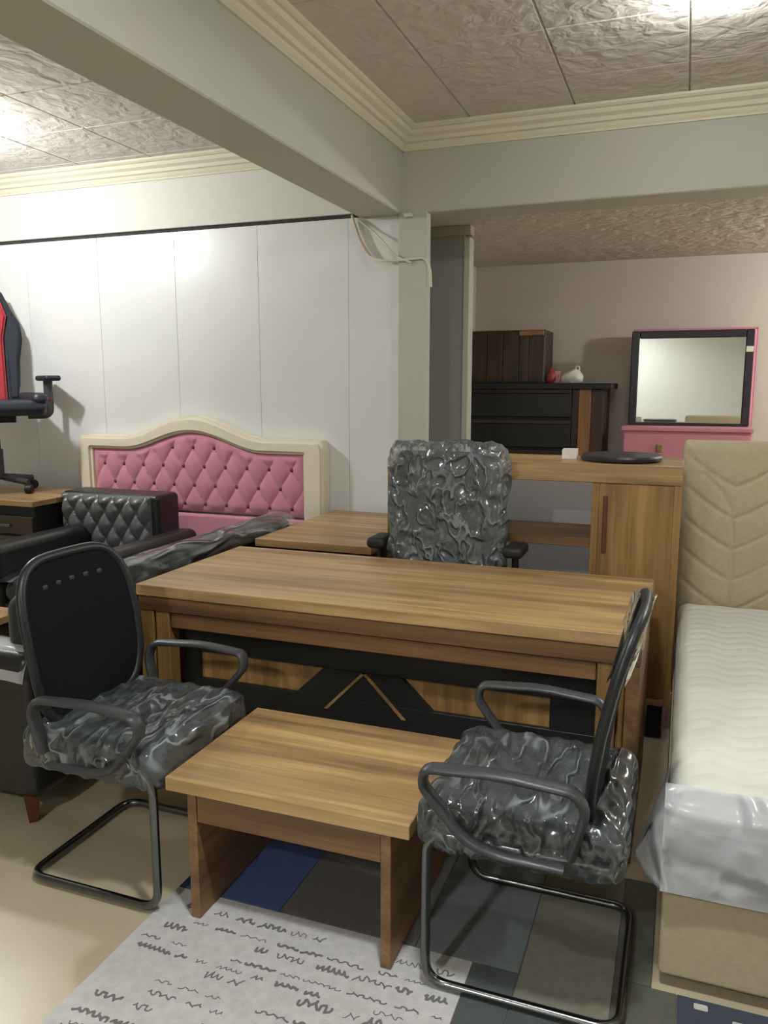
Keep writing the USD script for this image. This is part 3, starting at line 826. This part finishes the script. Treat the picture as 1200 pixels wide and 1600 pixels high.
# ================================================================== WRAPPED BED on the right
BD = thing('bed', 'beige upholstered bed with white mattress in plastic wrap at the right', 'bed', (0.7, 2.9, 0))
BX0, BX1, BY0, BY1 = 0.012, 1.42, 1.93, 3.92
obj('base', soft(BX0, BX1, BY0, BY1, 0.035, 0.285, 0.012, 10), 'beige_fabric', BD, smooth=40)
for x in (BX0 + 0.1, BX1 - 0.1):
    for y in (BY0 + 0.12, BY1 - 0.12):
        obj('foot', bx(x - 0.03, x + 0.03, y - 0.03, y + 0.03, 0, 0.036, 0.003), 'black_matte', BD)
HX0, HX1, HZ = 0.003, 1.44, 1.245
hp = thing
obj('headboard', soft(HX0, HX1, BY1 + 0.003, BY1 + 0.085, 0.02, HZ, 0.02, 12), 'beige_fabric', BD, smooth=40)
# leaf-shaped stitched grooves: mid rib and curved veins, repeated in three leaves
curves = []
for c0 in (0.235, 0.72, 1.20):
    curves.append(LineString([(c0, 0.40), (c0, 0.80), (c0 - 0.01, 0.93), (c0 - 0.06, 1.02), (c0 - 0.14, 1.10)]))
    for s in (-1, 1):
        for q in range(5):
            zb = 0.46 + q * 0.145
            curves.append(LineString([(c0 + s * 0.0, zb), (c0 + s * 0.07, zb + 0.035), (c0 + s * 0.15, zb + 0.09), (c0 + s * 0.235, zb + 0.165)]))
segs = np.vstack([np.hstack([np.array(c_.coords)[:-1], np.array(c_.coords)[1:]]) for c_ in curves])


def hpad(u, vv):
    x = HX0 + 0.012 + (HX1 - HX0 - 0.024) * u
    z = 0.42 + (HZ - 0.012 - 0.42) * vv
    P = np.stack([x, z], 1)
    dmin = np.full(len(x), 9.0)
    for a0, a1, b0, b1 in segs:
        A, Bv = np.array((a0, a1)), np.array((b0 - a0, b1 - a1))
        tt = np.clip(((P - A) @ Bv) / (Bv @ Bv), 0, 1)
        dmin = np.minimum(dmin, np.linalg.norm(P - A - tt[:, None] * Bv, axis=1))
    edge = np.clip(np.minimum(np.minimum(u, 1 - u) * (HX1 - HX0), np.minimum(vv + 1, 1 - vv) * (HZ - 0.42)) / 0.03, 0, 1) ** 0.5
    d = 0.012 * edge * (1 - 0.6 * np.exp(-(dmin / 0.008) ** 2)) + 0.002 * np.clip(dmin / 0.05, 0, 1) * edge
    return np.stack([x, BY1 + 0.004 - d, z], 1)


obj('quilted_pad', grid(190, 110, hpad), 'beige_fabric', BD, smooth=True, label='beige headboard face stitched in leaf shapes')
MT = thing('mattress', 'white quilted mattress on the beige bed', 'mattress', (0.72, 2.89, 0.285))
MZ0, MZ1, MX0, MX1, MY0, MY1 = 0.286, 0.498, 0.018, 1.41, 1.915, 3.885
obj('core', soft(MX0, MX1, MY0, MY1, MZ0, MZ1 - 0.012, 0.045, 16), 'mattress_border', MT, smooth=True)


def quilt(u, vv):
    x = MX0 + (MX1 - MX0) * u
    y = MY0 + (MY1 - MY0) * vv
    e = np.minimum(np.minimum(u, 1 - u) * (MX1 - MX0), np.minimum(vv, 1 - vv) * (MY1 - MY0))
    drop = 0.055 * (1 - np.sqrt(np.clip(1 - (1 - np.clip(e / 0.055, 0, 1)) ** 2, 0, 1)))
    wv = np.abs(np.sin(math.pi * (y / 0.075 + 0.25 * np.sin(2 * math.pi * x / 0.16)))) ** 0.5
    return np.stack([x, y, MZ1 + 0.001 - drop + 0.005 * wv * np.clip(e / 0.06, 0, 1)], 1)


obj('quilted_top', grid(150, 190, quilt), 'mattress_fabric', MT, smooth=True)


def front_film(u, vv):
    x = MX0 - 0.012 + (MX1 - MX0) * u
    f_ = meshkit.fbm(np.stack([x * 5, vv * 4, 0 * x], 1), 3, 12)
    a = np.clip(vv / 0.35, 0, 1)
    y = np.where(vv < 0.35, MY0 + 0.09 * (1 - a) ** 1.2 - 0.016 * a + 0.02 * (f_ - 0.5) * a, MY0 - 0.016 + 0.03 * (f_ - 0.5) - 0.008 * np.sin(math.pi * (vv - 0.35) / 0.65))
    y = np.where(vv >= 0.35, np.minimum(y, MY0 - 0.006), y)
    z = np.where(vv < 0.35, MZ1 + 0.014 + 0.012 * (f_ - 0.4) - 0.02 * a ** 4, MZ1 - 0.006 - (vv - 0.35) / 0.65 * (0.200 + 0.02 * f_))
    return np.stack([x, y, z], 1)


ff = grid(130, 44, front_film)
ff.invert()
obj('plastic_wrap', ff, 'milky_film', MT, smooth=True, label='milky plastic bunched over the foot end')
fl = np.array([(-0.058, 1.925, 0.352), (0.012, 1.905, 0.492), (0.012, 1.90, 0.278), (0.014, 2.22, 0.46), (0.014, 2.18, 0.30), (-0.028, 1.93, 0.43), (-0.03, 1.92, 0.305)])
flap = trimesh.Trimesh(fl, np.array([(0, 6, 5), (5, 6, 2), (5, 2, 1), (0, 5, 3), (5, 1, 3), (0, 3, 4), (0, 4, 6), (6, 4, 2)]), process=False)
flap = flap.subdivide().subdivide().subdivide()
vv_ = np.array(flap.vertices)
vv_[:, 1] += 0.012 * (meshkit.fbm(vv_ * 16, 3, 3) - 0.5)
vv_[:, 0] += 0.010 * (meshkit.fbm(vv_ * 14, 3, 8) - 0.5)
flap.vertices = vv_
obj('plastic_flap', flap, 'milky_film', MT, smooth=True, label='loose plastic corner pulled out to the left')

# ================================================================== BACK AREA
CB = thing('chest_of_drawers', 'tall dark chest of drawers with black top in the back area', 'chest of drawers', (-1.1, 6.4, 0))
CX0, CX1, CY0, CY1 = -1.64, -0.565, 6.10, 6.62
obj('top_board', bx(CX0, CX1 + 0.055, CY0 - 0.03, CY1, 1.462, 1.505, 0.003), 'black_matte', CB)
obj('body', bx(CX0, -0.755, CY0 + 0.022, CY1, 0.05, 1.4618, 0.002), 'black_matte', CB)
obj('side_post', bx(-0.742, -0.655, CY0 - 0.005, CY1, 0.0, 1.4618, 0.003), 'orange_wood', CB, label='orange-brown wooden post')
obj('side_panel', bx(-0.6548, CX1, CY0 + 0.02, CY1, 0.0, 1.4618, 0.003), 'dark_walnut', CB)
obj('stile', bx(-0.79, -0.7422, CY0, CY0 + 0.0218, 0.05, 1.4618, 0.002), 'dark_walnut', CB)
for z in (1.255, 1.025, 0.80, 0.575, 0.35, 0.125):
    dd = obj('drawer', bx(CX0 + 0.02, -0.795, CY0 - 0.004, CY0 + 0.0218, z, z + 0.178, 0.004), 'black_panel', CB)
    obj('wood_edge', bx(CX0 + 0.02, -0.795, CY0 - 0.012, CY0 + 0.0215, z + 0.1782, z + 0.205, 0.002), 'dark_drawer', dd)
obj('plinth', bx(CX0 + 0.02, -0.76, CY0 + 0.04, CY1 - 0.02, 0, 0.0498, 0.002), 'black_matte', CB)
NS = thing('nightstand', 'dark walnut nightstand stacked on top of the tall chest of drawers', 'nightstand', (-1.3, 6.4, 1.505))
obj('body', bx(-1.60, -1.02, 6.21, 6.58, 1.5055, 1.905, 0.003), 'dark_walnut', NS)
for x0, x1 in ((-1.595, -1.47), (-1.466, -1.345), (-1.341, -1.22), (-1.216, -1.145), (-1.141, -1.025)):
    obj('front_slat', bx(x0, x1, 6.198, 6.2098, 1.515, 1.86 if x0 > -1.2 else 1.895, 0.003), 'dark_walnut', NS)
obj('drawer_front', bx(-1.215, -1.03, 6.188, 6.2098, 1.862, 1.90, 0.003), 'orange_wood', NS, label='lighter brown drawer strip')
RV = thing('ornament', 'small red ornament on the chest beside the stacked nightstand', 'ornament', (-0.99, 6.25, 1.505))
obj('body', lathe([(0, 0), (0.030, 0), (0.042, 0.03), (0.036, 0.07), (0.016, 0.095), (0.020, 0.115), (0, 0.118)], 20, (-0.975, 6.25, 1.5055)), 'red_gloss', RV, smooth=True)
obj('tag', soft(-0.955, -0.90, 6.235, 6.26, 1.5056, 1.60, 0.010, 10), 'pink_lacquer', RV, smooth=True)
PB = thing('plastic_bag', 'crumpled white plastic bag on the tall dark chest', 'bag', (-0.82, 6.25, 1.505))
pbm = crumple(soft(-0.89, -0.745, 6.20, 6.31, 1.503, 1.60, 0.04, 14, 0.02), 0.012, 22, 4)
vb = np.array(pbm.vertices)
vb[:, 2] = 1.506 + (vb[:, 2] - 1.506).clip(0) * (1.1 - 4.5 * np.abs(vb[:, 0] + 0.80))
pbm.vertices = vb
obj('sack', pbm, 'white_gloss', PB, smooth=True)
obj('handle_loop', tube(fillet([(-0.80, 6.25, 1.59), (-0.79, 6.25, 1.635), (-0.765, 6.25, 1.63), (-0.765, 6.25, 1.575)], 0.02, 4), 0.006, 8), 'white_gloss', PB, smooth=True)

PD = thing('pink_dresser', 'pink dresser below the dark-framed mirror at the far wall', 'dresser', (0.02, 6.35, 0))
obj('body', bx(-0.42, 0.44, 6.10, 6.50, 0.06, 1.165, 0.004), 'pink_lacquer', PD)
obj('top_board', bx(-0.43, 0.45, 6.08, 6.51, 1.1652, 1.195, 0.004), 'pink_lacquer', PD)
for z in (0.93, 0.70, 0.47, 0.24):
    d1 = obj('drawer', bx(-0.41, 0.43, 6.082, 6.0998, z, z + 0.215, 0.004), 'pink_lacquer', PD)
    for x in (-0.16, 0.16):
        obj('knob', soft(x - 0.022, x + 0.022, 6.062, 6.0818, z + 0.085, z + 0.145, 0.008, 10), 'walnut', d1, smooth=True)
for x in (-0.38, 0.40):
    for y in (6.14, 6.46):
        obj('foot', bx(x - 0.025, x + 0.025, y - 0.025, y + 0.025, 0, 0.0598, 0.003), 'pink_lacquer', PD)
PH = thing('padded_panel', 'pink padded panel standing behind the dark-framed mirror', 'headboard', (0.03, 6.6, 0))
obj('pad', soft(-0.395, 0.462, 6.56, 6.62, 0.0, 1.905, 0.02, 12), 'pink_velvet', PH, smooth=40)
obj('edge_frame', cat(bx(-0.405, -0.392, 6.575, 6.63, 0, 1.912, 0.003), bx(0.459, 0.472, 6.575, 6.63, 0, 1.912, 0.003), bx(-0.405, 0.472, 6.575, 6.63, 1.902, 1.914, 0.003)), 'pink_lacquer', PH)
MR = thing('wall_mirror', 'square mirror in a dark frame standing on the pink dresser', 'mirror', (0.01, 6.35, 1.2))
m0x, m1x, m0z, m1z, fw = -0.40, 0.432, 1.1965, 1.885, 0.055
LEAN = 0.7


def lean(m):
    m = m.copy()
    m.apply_translation((0, -6.32, -m0z))
    m.apply_transform(trimesh.transformations.rotation_matrix(math.radians(-LEAN), (1, 0, 0)))
    m.apply_translation((0, 6.32, m0z + 0.0005))
    return m


for q in (bx(m0x, m0x + fw, 6.32, 6.36, m0z, m1z, 0.006), bx(m1x - fw, m1x, 6.32, 6.36, m0z, m1z, 0.006), bx(m0x + fw + .0003, m1x - fw - .0003, 6.32, 6.36, m1z - fw, m1z, 0.006), bx(m0x + fw + .0003, m1x - fw - .0003, 6.325, 6.36, m0z, m0z + 0.02, 0.004)):
    obj('frame', lean(q), 'mirror_frame', MR)
obj('glass', lean(bx(m0x + 0.02, m1x - 0.02, 6.334, 6.345, m0z + 0.01, m1z - 0.02, 0.001)), 'mirror_glass', MR, smooth=False)
obj('corner_cap', lean(soft(m1x - 0.052, m1x - 0.004, 6.312, 6.3212, 1.725, 1.765, 0.004, 8)), 'white_gloss', MR, label='small pale clip on the right side')
